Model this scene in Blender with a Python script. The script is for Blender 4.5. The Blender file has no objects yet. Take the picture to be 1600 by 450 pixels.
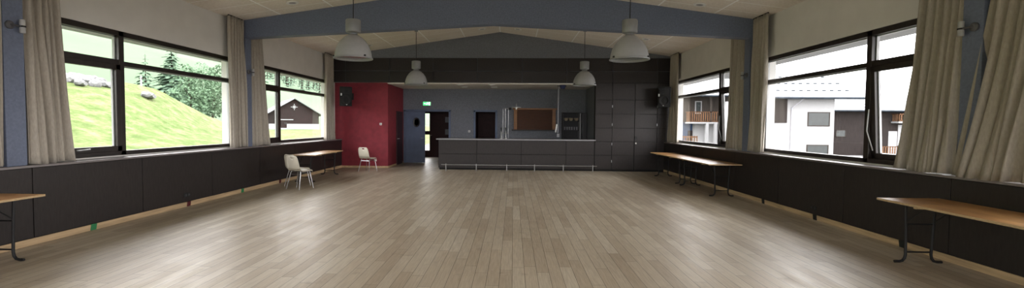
import bpy, bmesh, math, random
from mathutils import Vector, Matrix

# ------------------------------------------------------------------ camera, world, exposure
SC = bpy.context.scene
COL = SC.collection
R = math.radians
F, PPX, PPY, VX, VY, ROLL = 720.0, 772.0, 222.0, 802.0, 194.5, R(0.42)
cd = bpy.data.cameras.new('camera'); cam = bpy.data.objects.new('camera', cd); COL.objects.link(cam)
_d = Vector((VX-PPX, -(VY-PPY), -F)).normalized()
_h = Vector((math.cos(ROLL), -math.sin(ROLL), 0))
_z = _h.cross(_d)
if _z.y < 0: _z = -_z
_z.normalize(); _x = _d.cross(_z)
cam.matrix_world = Matrix(((*_x, 0), (*_d, 0), (*_z, 1.6), (0, 0, 0, 1)))
cd.sensor_width = 36; cd.sensor_fit = 'HORIZONTAL'; cd.lens = F/1600*36
cd.shift_x = (800-PPX)/1600; cd.shift_y = -(225-PPY)/1600
cd.clip_end = 3000; cd.clip_start = .05
SC.camera = cam
SC.view_settings.view_transform = 'Standard'; SC.view_settings.look = 'None'
SC.view_settings.gamma = 1; SC.view_settings.use_curve_mapping = False
SC.view_settings.exposure = 3.55
SC.cycles.use_denoising = True
SC.cycles.max_bounces = 10; SC.cycles.diffuse_bounces = 6; SC.cycles.glossy_bounces = 4
SC.cycles.transparent_max_bounces = 12
SC.cycles.sample_clamp_indirect = 6
W = bpy.data.worlds.new('overcast'); SC.world = W; W.use_nodes = True
nt = W.node_tree; bg = nt.nodes['Background']
tc = nt.nodes.new('ShaderNodeTexCoord'); sp = nt.nodes.new('ShaderNodeSeparateXYZ')
rp = nt.nodes.new('ShaderNodeValToRGB')
nt.links.new(tc.outputs['Generated'], sp.inputs[0]); nt.links.new(sp.outputs['Z'], rp.inputs[0])
rp.color_ramp.elements[0].color = (.98, .915, .935, 1); rp.color_ramp.elements[1].color = (1.0, .96, .985, 1)
nt.links.new(rp.outputs[0], bg.inputs['Color']); bg.inputs['Strength'].default_value = 1.0

# ------------------------------------------------------------------ measures of the hall (metres; camera stands at x 0, y 0)
XL, XR = -6.43, 5.44          # inner faces of the side walls
CL, CR = -6.18, 5.19          # fronts of the side cladding
RX = -.48                     # ridge
EAVE, RIDGE, SL = 3.955, 4.80, .142
YF, YB, YA = -4.75, 16.1, 18.7  # wall behind the camera, bar front, rear wall of the bar room
FR = [(-4.70, -4.46), (.30, .54), (5.43, 5.67), (10.56, 10.80)]   # portal frames
BAYS = [(-4.46, .30), (.54, 5.43), (5.67, 10.56), (10.80, 16.05)]
SILL, HEAD = 1.05, 3.08
def ceil_z(x): return RIDGE - SL*abs(x-RX)

# ------------------------------------------------------------------ materials
MATS = {}
def nmat(name):
    m = bpy.data.materials.new(name); m.use_nodes = True; MATS[name] = m
    return m, m.node_tree, m.node_tree.nodes['Principled BSDF']
def mat(name, col, rough=.6, metal=0., var=.0, scale=8., bump=.0, spec=.5, stretch=(1, 1, 1), col2=None):
    m, t, b = nmat(name)
    b.inputs['Base Color'].default_value = (*col, 1); b.inputs['Roughness'].default_value = rough
    b.inputs['Metallic'].default_value = metal; b.inputs['Specular IOR Level'].default_value = spec
    co = t.nodes.new('ShaderNodeTexCoord'); mp = t.nodes.new('ShaderNodeMapping'); mp.inputs['Scale'].default_value = stretch
    n = t.nodes.new('ShaderNodeTexNoise'); n.inputs['Scale'].default_value = scale; n.inputs['Detail'].default_value = 5
    t.links.new(co.outputs['Object'], mp.inputs[0]); t.links.new(mp.outputs[0], n.inputs['Vector'])
    r = t.nodes.new('ShaderNodeValToRGB')
    r.color_ramp.elements[0].position = .3; r.color_ramp.elements[1].position = .7
    a = col2 or tuple(c*(1-var) for c in col); c2 = tuple(min(1, c*(1+var)) for c in col)
    r.color_ramp.elements[0].color = (*a, 1); r.color_ramp.elements[1].color = (*c2, 1)
    t.links.new(n.outputs[0], r.inputs[0]); t.links.new(r.outputs[0], b.inputs['Base Color'])
    if bump:
        bp = t.nodes.new('ShaderNodeBump'); bp.inputs['Strength'].default_value = bump; bp.inputs['Distance'].default_value = .01
        t.links.new(n.outputs[0], bp.inputs['Height']); t.links.new(bp.outputs[0], b.inputs['Normal'])
    return m
mat('blue_frame', (.14, .168, .245), .6, var=.12, scale=30, bump=.15)
mat('blue_grey_wall', (.165, .175, .205), .8, var=.15, scale=25, bump=.15)
mat('clad', (.024, .0192, .0185), .45, var=.22, spec=.35, scale=40, stretch=(1, 1, .2), bump=.05)
mat('clad_gap', (.004, .004, .004), .9)
mat('white_wall', (.70, .69, .67), .85, var=.04, scale=3)
mat('red_wall', (.23, .022, .036), .75, var=.15, scale=6, bump=.1)
mat('baseboard_wood', (.50, .36, .21), .5, var=.25, scale=3, stretch=(4, .6, 8))
mat('sill', (.20, .18, .18), .35, var=.1)
mat('frame_brown', (.020, .014, .011), .4, var=.3, scale=12)
mat('sash_bead', (.45, .45, .46), .5)
mat('curtain', (.38, .345, .295), .9, var=.1, scale=60, stretch=(1, 1, .3), bump=.08)
mat('ply', (.46, .26, .10), .32, var=.3, scale=2.5, stretch=(3, 1, 3), col2=(.30, .14, .05))
mat('ply_edge', (.50, .36, .20), .6, var=.3, scale=30, stretch=(1, 1, 8))
mat('black_steel', (.006, .006, .007), .6, var=.1)
mat('chrome', (.42, .42, .43), .3, metal=1, var=.05)
mat('brushed', (.55, .56, .58), .4, metal=.7, var=.05)
mat('shell', (.60, .56, .46), .45, var=.05, scale=4)
mat('white_plastic', (.80, .80, .78), .4, var=.02)
mat('lamp_shell', (.38, .385, .39), .35, var=.04, scale=14)
mat('lamp_inner', (.55, .50, .50), .5, var=.05)
mat('lamp_housing', (.30, .31, .32), .45, metal=.3, var=.05)
mat('cable', (.01, .01, .012), .6)
mat('speaker_black', (.006, .006, .007), .8, var=.2, scale=50)
mat('cone', (.012, .012, .013), .8)
mat('counter_top', (.30, .30, .32), .3, var=.08)
mat('door_blue', (.09, .12, .20), .5, var=.1, scale=5)
mat('dark_room', (.04, .03, .03), .8, var=.2)
mat('maroon', (.035, .008, .012), .6, var=.1)
mat('dark_red', (.05, .012, .012), .6, var=.2)
mat('alcove_ceiling', (.80, .76, .71), .9, var=.06, scale=20)
mat('board_grey', (.30, .30, .33), .6, var=.1, scale=30)
mat('hatch_frame', (.26, .105, .022), .45, var=.2, scale=3, stretch=(1, 1, 6))
mat('hatch_slats', (.080, .026, .008), .7, var=.2, scale=6, stretch=(1, 1, 12))
mat('hatch_lip', (.02, .015, .013), .5)
mat('fridge', (.012, .012, .015), .35)
mat('shelf_dark', (.035, .035, .04), .6)
mat('bowl', (.42, .35, .25), .5, var=.2)
mat('navy', (.02, .03, .10), .4)
mat('green_tag', (.02, .20, .07), .5); mat('red_tag', (.09, .008, .012), .5); mat('dark_tag', (.01, .012, .011), .6)
mat('plaster_out', (.27, .27, .275), .9, var=.04, spec=.08)
mat('timber_dark', (.021, .017, .016), .85, var=.35, scale=5, stretch=(6, 6, .3), spec=.08)
mat('timber_grey', (.040, .034, .030), .85, var=.3, scale=5, stretch=(6, 6, .3), spec=.08)
mat('balcony_wood', (.12, .062, .032), .7, var=.2, scale=5, spec=.08)
mat('roof_out', (.32, .325, .335), .7, var=.12, scale=1.2, spec=.08)
mat('roof_dark', (.024, .030, .038), .6, var=.3, scale=2, spec=.08)
mat('glass_dark', (.012, .016, .016), .35, var=.3, scale=2)
mat('blue_out', (.03, .052, .10), .8, spec=.08)
mat('rock', (.15, .15, .152), .9, var=.3, scale=5, bump=.4, spec=.08)
mat('trunk', (.03, .022, .018), .9, var=.3, spec=.08)
mat('spruce', (.075, .120, .080), .9, var=.35, scale=2, spec=.08)
mat('leafy', (.085, .135, .082), .9, var=.35, scale=2, spec=.08)
mat('asphalt', (.14, .14, .13), .9, var=.1, scale=4, spec=.08)
mat('far_meadow', (.072, .104, .064), .95, var=.22, scale=.012, stretch=(1, 1, 3), spec=.08)
mat('barn_roof', (.16, .165, .17), .8, var=.1, spec=.08)
mat('plate_grey', (.08, .08, .09), .5)

def math_node(t, op, a, b=None):
    n = t.nodes.new('ShaderNodeMath'); n.operation = op
    for i, v in enumerate((a, b)):
        if v is None: continue
        if isinstance(v, (int, float)): n.inputs[i].default_value = v
        else: t.links.new(v, n.inputs[i])
    return n.outputs[0]
def mix_col(t, fac, a, b, mode='MIX'):
    n = t.nodes.new('ShaderNodeMix'); n.data_type = 'RGBA'; n.blend_type = mode
    for s, v in ((n.inputs[0], fac), (n.inputs[6], a), (n.inputs[7], b)):
        if isinstance(v, (int, float)): s.default_value = v
        elif isinstance(v, tuple): s.default_value = (*v, 1)
        else: t.links.new(v, s)
    return n.outputs[2]
def noise(t, vec, scale, detail=4, rough=.55):
    n = t.nodes.new('ShaderNodeTexNoise'); n.inputs['Scale'].default_value = scale
    n.inputs['Detail'].default_value = detail; n.inputs['Roughness'].default_value = rough
    t.links.new(vec, n.inputs['Vector']); return n.outputs[0]
def ramp(t, fac, stops):
    r = t.nodes.new('ShaderNodeValToRGB'); e = r.color_ramp.elements
    while len(e) < len(stops): e.new(.5)
    for k, (p, c) in enumerate(stops): e[k].position = p; e[k].color = (*c, 1)
    t.links.new(fac, r.inputs[0]); return r.outputs[0]
def mapping(t, vec, scale):
    m = t.nodes.new('ShaderNodeMapping'); m.inputs['Scale'].default_value = scale
    t.links.new(vec, m.inputs[0]); return m.outputs[0]

def floor_material():
    m, t, b = nmat('parquet')
    co = t.nodes.new('ShaderNodeTexCoord').outputs['Object']
    s = t.nodes.new('ShaderNodeSeparateXYZ'); t.links.new(co, s.inputs[0])
    PW, PL = .133, 1.3
    u = math_node(t, 'DIVIDE', s.outputs[0], PW); row = math_node(t, 'FLOOR', u)
    wn = t.nodes.new('ShaderNodeTexWhiteNoise'); wn.noise_dimensions = '1D'; t.links.new(row, wn.inputs['W'])
    v = math_node(t, 'ADD', math_node(t, 'DIVIDE', s.outputs[1], PL), math_node(t, 'MULTIPLY', wn.outputs['Value'], 7.))
    cell = math_node(t, 'FLOOR', v)
    cb = t.nodes.new('ShaderNodeCombineXYZ'); t.links.new(row, cb.inputs[0]); t.links.new(cell, cb.inputs[1])
    w2 = t.nodes.new('ShaderNodeTexWhiteNoise'); w2.noise_dimensions = '2D'; t.links.new(cb.outputs[0], w2.inputs['Vector'])
    base = ramp(t, w2.outputs['Value'], [(0, (.40, .335, .265)), (.35, (.455, .39, .315)), (.7, (.49, .43, .355)), (1, (.53, .475, .405))])
    grain = noise(t, mapping(t, co, (28, 1.6, 1)), 2.2, 6)
    c = mix_col(t, .55, base, ramp(t, grain, [(.25, (.50, .45, .40)), (.75, (1., .98, .95))]), 'MULTIPLY')
    c = mix_col(t, 1., c, (1.28, 1.31, 1.27), 'MULTIPLY')
    wear = noise(t, mapping(t, co, (1, .35, 1)), .9, 5, .6)
    c = mix_col(t, .5, c, ramp(t, wear, [(.3, (.72, .66, .60)), (.7, (1.15, 1.14, 1.12))]), 'MULTIPLY')
    stain = ramp(t, noise(t, co, 3.2, 6, .7), [(.60, (1, 1, 1)), (.74, (.45, .42, .42))])
    c = mix_col(t, .55, c, stain, 'MULTIPLY')
    fu = math_node(t, 'FRACT', u); fv = math_node(t, 'FRACT', v)
    e1 = math_node(t, 'LESS_THAN', fu, .035); e2 = math_node(t, 'LESS_THAN', fv, .0035)
    e = math_node(t, 'MAXIMUM', e1, e2)
    c = mix_col(t, math_node(t, 'MULTIPLY', e, .8), c, (.035, .026, .02))
    t.links.new(c, b.inputs['Base Color'])
    rg = ramp(t, noise(t, mapping(t, co, (3, .8, 1)), 2., 4), [(.3, (.38, .38, .38)), (.7, (.52, .52, .52))])
    t.links.new(rg, b.inputs['Roughness']); b.inputs['Specular IOR Level'].default_value = .6
    bp = t.nodes.new('ShaderNodeBump'); bp.inputs['Strength'].default_value = .12; bp.inputs['Distance'].default_value = .004
    t.links.new(math_node(t, 'SUBTRACT', grain, e), bp.inputs['Height']); t.links.new(bp.outputs[0], b.inputs['Normal'])
floor_material()
def ceiling_material():
    m, t, b = nmat('ceiling_tiles')
    co = t.nodes.new('ShaderNodeTexCoord').outputs['Object']
    s = t.nodes.new('ShaderNodeSeparateXYZ'); t.links.new(co, s.inputs[0])
    u = math_node(t, 'FRACT', math_node(t, 'DIVIDE', math_node(t, 'ADD', s.outputs[0], .48+12.3+.0125), 1.23))
    v = math_node(t, 'FRACT', math_node(t, 'DIVIDE', math_node(t, 'ADD', s.outputs[1], 12.05+.0125), .6))
    e = math_node(t, 'MAXIMUM', math_node(t, 'LESS_THAN', u, .026), math_node(t, 'MULTIPLY', math_node(t, 'LESS_THAN', v, .04), .8))
    n = noise(t, mapping(t, co, (2, 7, 1)), 9, 6, .7)
    c = ramp(t, n, [(.3, (.64, .58, .51)), (.7, (.90, .86, .79))])
    n2 = noise(t, co, 1.1, 3)
    c = mix_col(t, .5, c, ramp(t, n2, [(.3, (.86, .84, .82)), (.7, (1, 1, 1))]), 'MULTIPLY')
    c = mix_col(t, e, c, (.97, .97, .96))
    t.links.new(c, b.inputs['Base Color']); b.inputs['Roughness'].default_value = .95
ceiling_material()
def grass_material():
    m, t, b = nmat('grass')
    co = t.nodes.new('ShaderNodeTexCoord').outputs['Object']
    a = noise(t, co, 1.3, 9, .78); c2 = noise(t, co, .06, 5)
    c = ramp(t, a, [(.34, (.052, .076, .024)), (.5, (.094, .118, .048)), (.64, (.165, .165, .098))])
    c = mix_col(t, .5, c, ramp(t, c2, [(.3, (.70, .92, .60)), (.7, (1.15, 1.0, 1.1))]), 'MULTIPLY')
    t.links.new(c, b.inputs['Base Color']); b.inputs['Roughness'].default_value = .95; b.inputs['Specular IOR Level'].default_value = .05
    bp = t.nodes.new('ShaderNodeBump'); bp.inputs['Strength'].default_value = .9; bp.inputs['Distance'].default_value = .15
    t.links.new(noise(t, co, 4, 5), bp.inputs['Height']); t.links.new(bp.outputs[0], b.inputs['Normal'])
grass_material()
def glass_material():
    m, t, b = nmat('pane_glass'); t.nodes.remove(b)
    out = t.nodes['Material Output']; tr = t.nodes.new('ShaderNodeBsdfTransparent'); gl = t.nodes.new('ShaderNodeBsdfGlossy')
    tr.inputs[0].default_value = (.95, .97, .96, 1); gl.inputs['Roughness'].default_value = .02
    lw = t.nodes.new('ShaderNodeLayerWeight'); lw.inputs[0].default_value = .5; mx = t.nodes.new('ShaderNodeMixShader')
    fac = math_node(t, 'ADD', math_node(t, 'MULTIPLY', math_node(t, 'POWER', lw.outputs['Facing'], 5.), .5), .03)
    t.links.new(fac, mx.inputs[0]); t.links.new(tr.outputs[0], mx.inputs[1]); t.links.new(gl.outputs[0], mx.inputs[2])
    t.links.new(mx.outputs[0], out.inputs[0])
glass_material()
def emit(name, col, s):
    m, t, b = nmat(name); b.inputs['Base Color'].default_value = (*col, 1)
    b.inputs['Emission Color'].default_value = (*col, 1); b.inputs['Emission Strength'].default_value = s
emit('exit_green', (.02, .35, .08), .32); emit('exit_white', (.65, .95, .7), .45)

# ------------------------------------------------------------------ builders
class MB:
    def __init__(s): s.bm = bmesh.new()
    def box(s, x0, x1, y0, y1, z0, z1):
        v = [s.bm.verts.new(p) for p in ((x0,y0,z0),(x1,y0,z0),(x1,y1,z0),(x0,y1,z0),(x0,y0,z1),(x1,y0,z1),(x1,y1,z1),(x0,y1,z1))]
        for f in ((3,2,1,0),(4,5,6,7),(0,1,5,4),(1,2,6,5),(2,3,7,6),(3,0,4,7)): s.bm.faces.new([v[i] for i in f])
        return s
    def obox(s, c, size, rot):
        n0 = len(s.bm.verts); hx, hy, hz = (a/2 for a in size)
        s.box(-hx, hx, -hy, hy, -hz, hz); s.bm.verts.ensure_lookup_table()
        M = Matrix.Translation(c) @ rot
        for v in s.bm.verts[n0:]: v.co = M @ v.co
        return s
    def prism(s, poly, axis, a, b):       # poly in the two other axes
        def P(p, w):
            return {0: (w, p[0], p[1]), 1: (p[0], w, p[1]), 2: (p[0], p[1], w)}[axis]
        A = [s.bm.verts.new(P(p, a)) for p in poly]; B = [s.bm.verts.new(P(p, b)) for p in poly]
        s.bm.faces.new(A); s.bm.faces.new(B[::-1]); n = len(poly)
        for i in range(n): s.bm.faces.new((A[i], B[i], B[(i+1) % n], A[(i+1) % n]))
        return s
    def tube(s, pts, r, n=10):
        pts = [Vector(p) for p in pts]; rings = []; up = None
        rs = r if isinstance(r, (list, tuple)) else [r]*len(pts)
        for i, p in enumerate(pts):
            d = (pts[min(i+1, len(pts)-1)] - pts[max(i-1, 0)]).normalized()
            if up is None:
                up = Vector((0, 0, 1)) if abs(d.z) < .9 else Vector((1, 0, 0))
            a = d.cross(up).normalized(); b = a.cross(d).normalized(); up = b
            rings.append([s.bm.verts.new(p + (a*math.cos(2*math.pi*k/n) + b*math.sin(2*math.pi*k/n))*rs[i]) for k in range(n)])
        for A, B in zip(rings, rings[1:]):
            for k in range(n): s.bm.faces.new((A[k], A[(k+1) % n], B[(k+1) % n], B[k]))
        s.bm.faces.new(rings[0][::-1]); s.bm.faces.new(rings[-1])
        return s
    def lathe(s, prof, c=(0, 0, 0), n=32, closed=False):
        rings = []
        for r, z in prof:
            if r < 1e-5: rings.append([s.bm.verts.new((c[0], c[1], c[2]+z))])
            else: rings.append([s.bm.verts.new((c[0]+r*math.cos(2*math.pi*k/n), c[1]+r*math.sin(2*math.pi*k/n), c[2]+z)) for k in range(n)])
        prs = list(zip(rings, rings[1:])) + ([(rings[-1], rings[0])] if closed else [])
        for A, B in prs:
            for k in range(n):
                q = (k+1) % n
                if len(A) == 1 and len(B) == 1: continue
                if len(A) == 1: s.bm.faces.new((A[0], B[q], B[k]))
                elif len(B) == 1: s.bm.faces.new((A[k], A[q], B[0]))
                else: s.bm.faces.new((A[k], A[q], B[q], B[k]))
        return s
    def xform(s, M):
        for v in s.bm.verts: v.co = M @ v.co
        return s
    def build(s, name, m, parent=None, smooth=False, bevel=0, origin=None):
        bmesh.ops.recalc_face_normals(s.bm, faces=s.bm.faces)
        me = bpy.data.meshes.new(name)
        o = bpy.data.objects.new(name, me)
        off = Vector((0, 0, 0))
        if parent is not None:
            p = parent
            while p is not None: off += p.location; p = p.parent
        elif origin is not None: off = Vector(origin); o.location = off
        for v in s.bm.verts: v.co -= off
        s.bm.to_mesh(me); s.bm.free()
        me.materials.append(MATS[m]); COL.objects.link(o)
        if parent is not None: o.parent = parent
        if smooth:
            for p in me.polygons: p.use_smooth = True
            if smooth != 'all':
                md = o.modifiers.new('e', 'EDGE_SPLIT'); md.split_angle = R(35)
        if bevel:
            md = o.modifiers.new('b', 'BEVEL'); md.width = bevel; md.segments = 2; md.limit_method = 'ANGLE'
        return o
def tag(o, label, cat, group=None):
    o['label'] = label; o['category'] = cat
    if group: o['group'] = group
    return o
def thing(name, label, cat, loc=(0, 0, 0), group=None):
    o = bpy.data.objects.new(name, None); o.empty_display_size = .1; COL.objects.link(o); o.location = loc
    return tag(o, label, cat, group)
def structure(o):
    o['kind'] = 'structure'; return o
def dup(root, loc, rz=0, label=None, group=None):
    def cp(o, parent):
        c = o.copy(); COL.objects.link(c); c.parent = parent
        for ch in list(o.children): cp(ch, c)
        return c
    kids = list(root.children); r = root.copy(); COL.objects.link(r)
    for ch in kids: cp(ch, r)
    r.location = loc; r.rotation_euler = (0, 0, rz)
    if label: r['label'] = label
    if group: r['group'] = group
    return r
RZ = lambda a: Matrix.Rotation(a, 4, 'Z')
RXm = lambda a: Matrix.Rotation(a, 4, 'X')
RYm = lambda a: Matrix.Rotation(a, 4, 'Y')

# ================================================================== THE SHELL
structure(MB().box(XL-.3, XR+.3, YF-.2, 24, -.15, 0).build('floor', 'parquet'))
m = MB()
for x0, x1 in ((XL-.3, RX), (RX, XR+.3)):
    z0, z1 = ceil_z(x0), ceil_z(x1)
    m.prism([(x0, z0), (x1, z1), (x1, z1+.15), (x0, z0+.15)], 1, YF-.2, YB+.25)
structure(m.build('ceiling', 'ceiling_tiles'))
# outside eaves, seen through the tops of the windows
m = MB(); m.box(XL-1.5, XL-.3, YF-.3, 19, 3.22, 3.5); m.box(XR+.3, XR+1.5, YF-.3, 19, 3.22, 3.5)
m.box(XL-.32, XL-.3, YF-.3, 19, 3.5, 4.1); m.box(XR+.3, XR+.32, YF-.3, 19, 3.5, 4.1)
structure(m.build('trim_1', 'plaster_out'))

def side_wall(name, xa, xb, xin):
    m = MB()
    m.box(xa, xb, YF, 19, 0, SILL); m.box(xa, xb, YF, 19, HEAD, 4.0)
    edges = [YF]
    for a, b in BAYS: edges += [a+.16, b-.16]
    edges.append(19)
    for i in range(0, len(edges), 2): m.box(xa, xb, edges[i], edges[i+1], SILL, HEAD)
    return structure(m.build(name, 'white_wall'))
side_wall('wall_left', XL-.3, XL, XL); side_wall('wall_right', XR, XR+.3, XR)
# unseen end wall behind the camera; glazing added to light beams and bar front
m = MB(); m.box(XL-.3, XR+.3, YF-.2, YF, 0, .9); m.box(XL-.3, XR+.3, YF-.2, YF, 2.9, 4.85); m.box(XL-.3, -5.9, YF-.2, YF, .9, 2.9); m.box(4.9, XR+.3, YF-.2, YF, .9, 2.9)
structure(m.build('wall_front', 'white_wall'))
m = MB(); m.box(-5.9, 4.9, YF-.15, YF-.05, .9, .98); m.box(-5.9, 4.9, YF-.15, YF-.05, 2.82, 2.9)
for k in range(7): m.box(-5.9+1.785*k-.0, -5.9+1.785*k+.09, YF-.15, YF-.05, .98, 2.82)
o = structure(m.build('window_9', 'frame_brown', origin=(-.5, YF-.1, .9)))
MB().box(-5.9, 4.9, YF-.104, YF-.096, .98, 2.82).build('pane', 'pane_glass', o)
ld = bpy.data.lights.new('daylight_portal', 'AREA'); ld.shape = 'RECTANGLE'; ld.size = 10.8; ld.size_y = 2; ld.cycles.is_portal = True
lo = bpy.data.objects.new('daylight_portal', ld); COL.objects.link(lo); lo.location = (-.5, YF-.25, 1.9); lo.rotation_euler = (R(90), 0, 0)
# gable above the bar and the wall of the bar front; the band of dark boards is trim
m = MB()
m.prism([(XL, 3.9), (XR, 3.9), (XR, EAVE+.01), (RX, RIDGE+.01), (XL, EAVE+.01)], 1, YB+.03, YB+.25)
m.box(XL, XR, YB+.03, YB+.25, 3.06, 3.9)
structure(m.build('wall_back', 'blue_grey_wall'))
# boards
def boards(name, axis, plane, depth, cols, rows, m_='clad', gap=.006, skip=()):
    m = MB(); back = MB()
    for i, (a, b) in enumerate(zip(cols, cols[1:])):
        for j, (c, d) in enumerate(zip(rows, rows[1:])):
            if (i, j) in skip: continue
            lo, hi = min(plane, plane+depth), max(plane, plane+depth)
            if axis == 1: m.box(a+gap, b-gap, lo, hi, c+gap, d-gap)
            else: m.box(lo, hi, a+gap, b-gap, c+gap, d-gap)
    return structure(m.build(name, m_, bevel=.002))
lcols = [YF, -3.4, -1.6, .2, 2.0, 3.83, 5.66, 7.42, 9.20, 11.0, 12.8, 14.6, 16.38]
boards('trim_2', 0, CL, -.02, lcols, [.09, 1.0])
boards('trim_3', 0, CR, .02, [YF, -3.4, -1.6, .2, 2.0, 3.83, 5.66, 7.42, 9.20, 11.0, 12.8, 14.6, 16.09], [.09, 1.0])
m = MB(); m.box(XL, CL-.022, YF, 16.38, .0, 1.0); m.box(CR+.022, XR, YF, 16.09, .0, 1.0)
structure(m.build('trim_4', 'clad_gap'))
m = MB(); m.box(XL, CL+.012, YF, 16.39, 1.0, 1.03); m.box(CR-.012, XR, YF, 16.09, 1.0, 1.03)
structure(m.build('trim_5', 'sill', bevel=.004))
BC = [-6.43, -5.93, -4.37, -2.82, -1.27, .29, 1.84, 3.41, 4.94, 5.44]
boards('trim_6', 1, YB, .02, BC, [3.05, 3.45, 3.905])
# dark boards of the back wall right of the bar opening; two of its bays are the store-room door
rows = [.06, .555, 1.03, 1.50, 1.985, 2.47]
boards('trim_7', 1, YB, .02, [2.83, 3.41], rows+[3.05]); boards('trim_8', 1, YB, .02, [4.95, CR+.25], rows+[3.05])
boards('trim_9', 1, YB, .02, [3.41, 4.18, 4.95], [2.47, 3.05])
m = MB(); m.box(2.83, XR, YB+.022, YB+.2, 0, 3.06); m.box(2.83, XR, YB+.005, YB+.022, 0, .055)
structure(m.build('wall_right_of_bar', 'clad_gap'))
for i, (a, b) in enumerate(((3.41, 4.18), (4.18, 4.95))):
    d = MB()
    for c, e in zip(rows, rows[1:]): d.box(a+.009, b-.009, YB-.004, YB+.02, c+.004, e-.004)
    o = structure(d.build('door_%d' % (i+1), 'clad', bevel=.002, origin=(a, YB, 0)))
    hx = a+.004 if i == 0 else b-.004
    for z in (.35, .95, 1.62, 2.25):
        if i == 1 and z in (.35, .95): continue
        MB().box(hx-.008, hx+.008, YB-.010, YB-.004, z-.04, z+.04).build('hinge', 'brushed', o)
    if i == 1:
        MB().box(4.19, 4.27, YB-.035, YB-.004, 1.12, 1.21).build('latch', 'black_steel', o, bevel=.006)
        MB().lathe([(0, 0), (.028, 0), (.028, .015), (0, .02)], n=16).xform(Matrix.Translation((4.235, YB-.004, .98)) @ RXm(R(90))).build('keyhole_plate', 'white_plastic', o, smooth=True)
# red corner block, bar room walls
m = MB(); m.box(XL, -4.5, 16.4, 19.0, 0, 3.06)
structure(m.build('wall_alcove_left', 'red_wall'))
m = MB(); y0, y1 = YA, YA+.2
for a, b, c, d in ((-4.5, -4.42, 0, 3.06), (-4.42, -2.60, 2.13, 3.06), (-2.60, -1.56, 0, 3.06), (-1.56, -.70, 2.13, 3.06), (-.70, XR, 0, 3.06)):
    m.box(a, b, y0, y1, c, d)
structure(m.build('wall_alcove_rear', 'blue_grey_wall'))
structure(MB().box(2.90, 3.0, YB+.2, YA, 0, 3.06).build('wall_alcove_right', 'blue_grey_wall'))
m = MB(); m.box(-4.5, 2.9, YB+.25, YA, 3.02, 3.12); m.box(XL, -4.5, YB+.25, 16.4, 3.06, 3.12)
for k in range(7): m.box(-4.5+1.23*k+.3, -4.5+1.23*k+.32, YB+.25, YA, 3.015, 3.02)
structure(m.build('ceiling_alcove', 'alcove_ceiling'))
# corridor and store behind the rear wall
m = MB(); m.box(-5.6, -5.5, YA+.2, 22.0, 0, 2.6); m.box(-2.2, -2.1, YA+.2, 22, 0, 2.6)
m.box(-5.6, -4.62, 22.0, 22.15, 0, 2.6); m.box(-3.70, -2.1, 22.0, 22.15, 0, 2.6); m.box(-4.62, -3.7, 22., 22.15, 2.2, 2.6)
m.box(-1.7, -1.6, YA+.2, 21, 0, 2.6); m.box(-.6, -.5, YA+.2, 21, 0, 2.6); m.box(-1.7, -.5, 21, 21.1, 0, 2.6)
structure(m.build('wall_corridor', 'dark_red'))
structure(MB().box(-5.6, -.5, YA+.2, 22.15, 2.6, 2.7).build('ceiling_corridor', 'dark_room'))

# baseboards
def bb(n, x0, x1, y0, y1, h=.085): return structure(MB().box(x0, x1, y0, y1, 0, h).build(n, 'baseboard_wood', bevel=.003))
bb('baseboard_left', CL-.022, CL-.002, YF, 16.38); bb('baseboard_right', CR+.002, CR+.022, YF, 16.09)
bb('baseboard_back', CL, -4.485, 16.385, 16.4, .07); bb('baseboard_alcove', -4.5, -4.485, 16.4, YA, .07)

# portal frames: post, haunched beam, post
n = 10
for (a, b) in FR:
    m = MB(); xl, xr = -6.25, 5.25
    m.prism([(XL, 1.03), (xl, 1.03), (xl, 3.57), (RX, 3.88), (xr, 3.56), (xr, 1.03), (XR, 1.03), (XR, EAVE+.05), (RX, RIDGE+.05), (XL, EAVE+.05)], 1, a, b)
    structure(m.build('trim_%d' % n, 'blue_frame', bevel=.004)); n += 1

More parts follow.
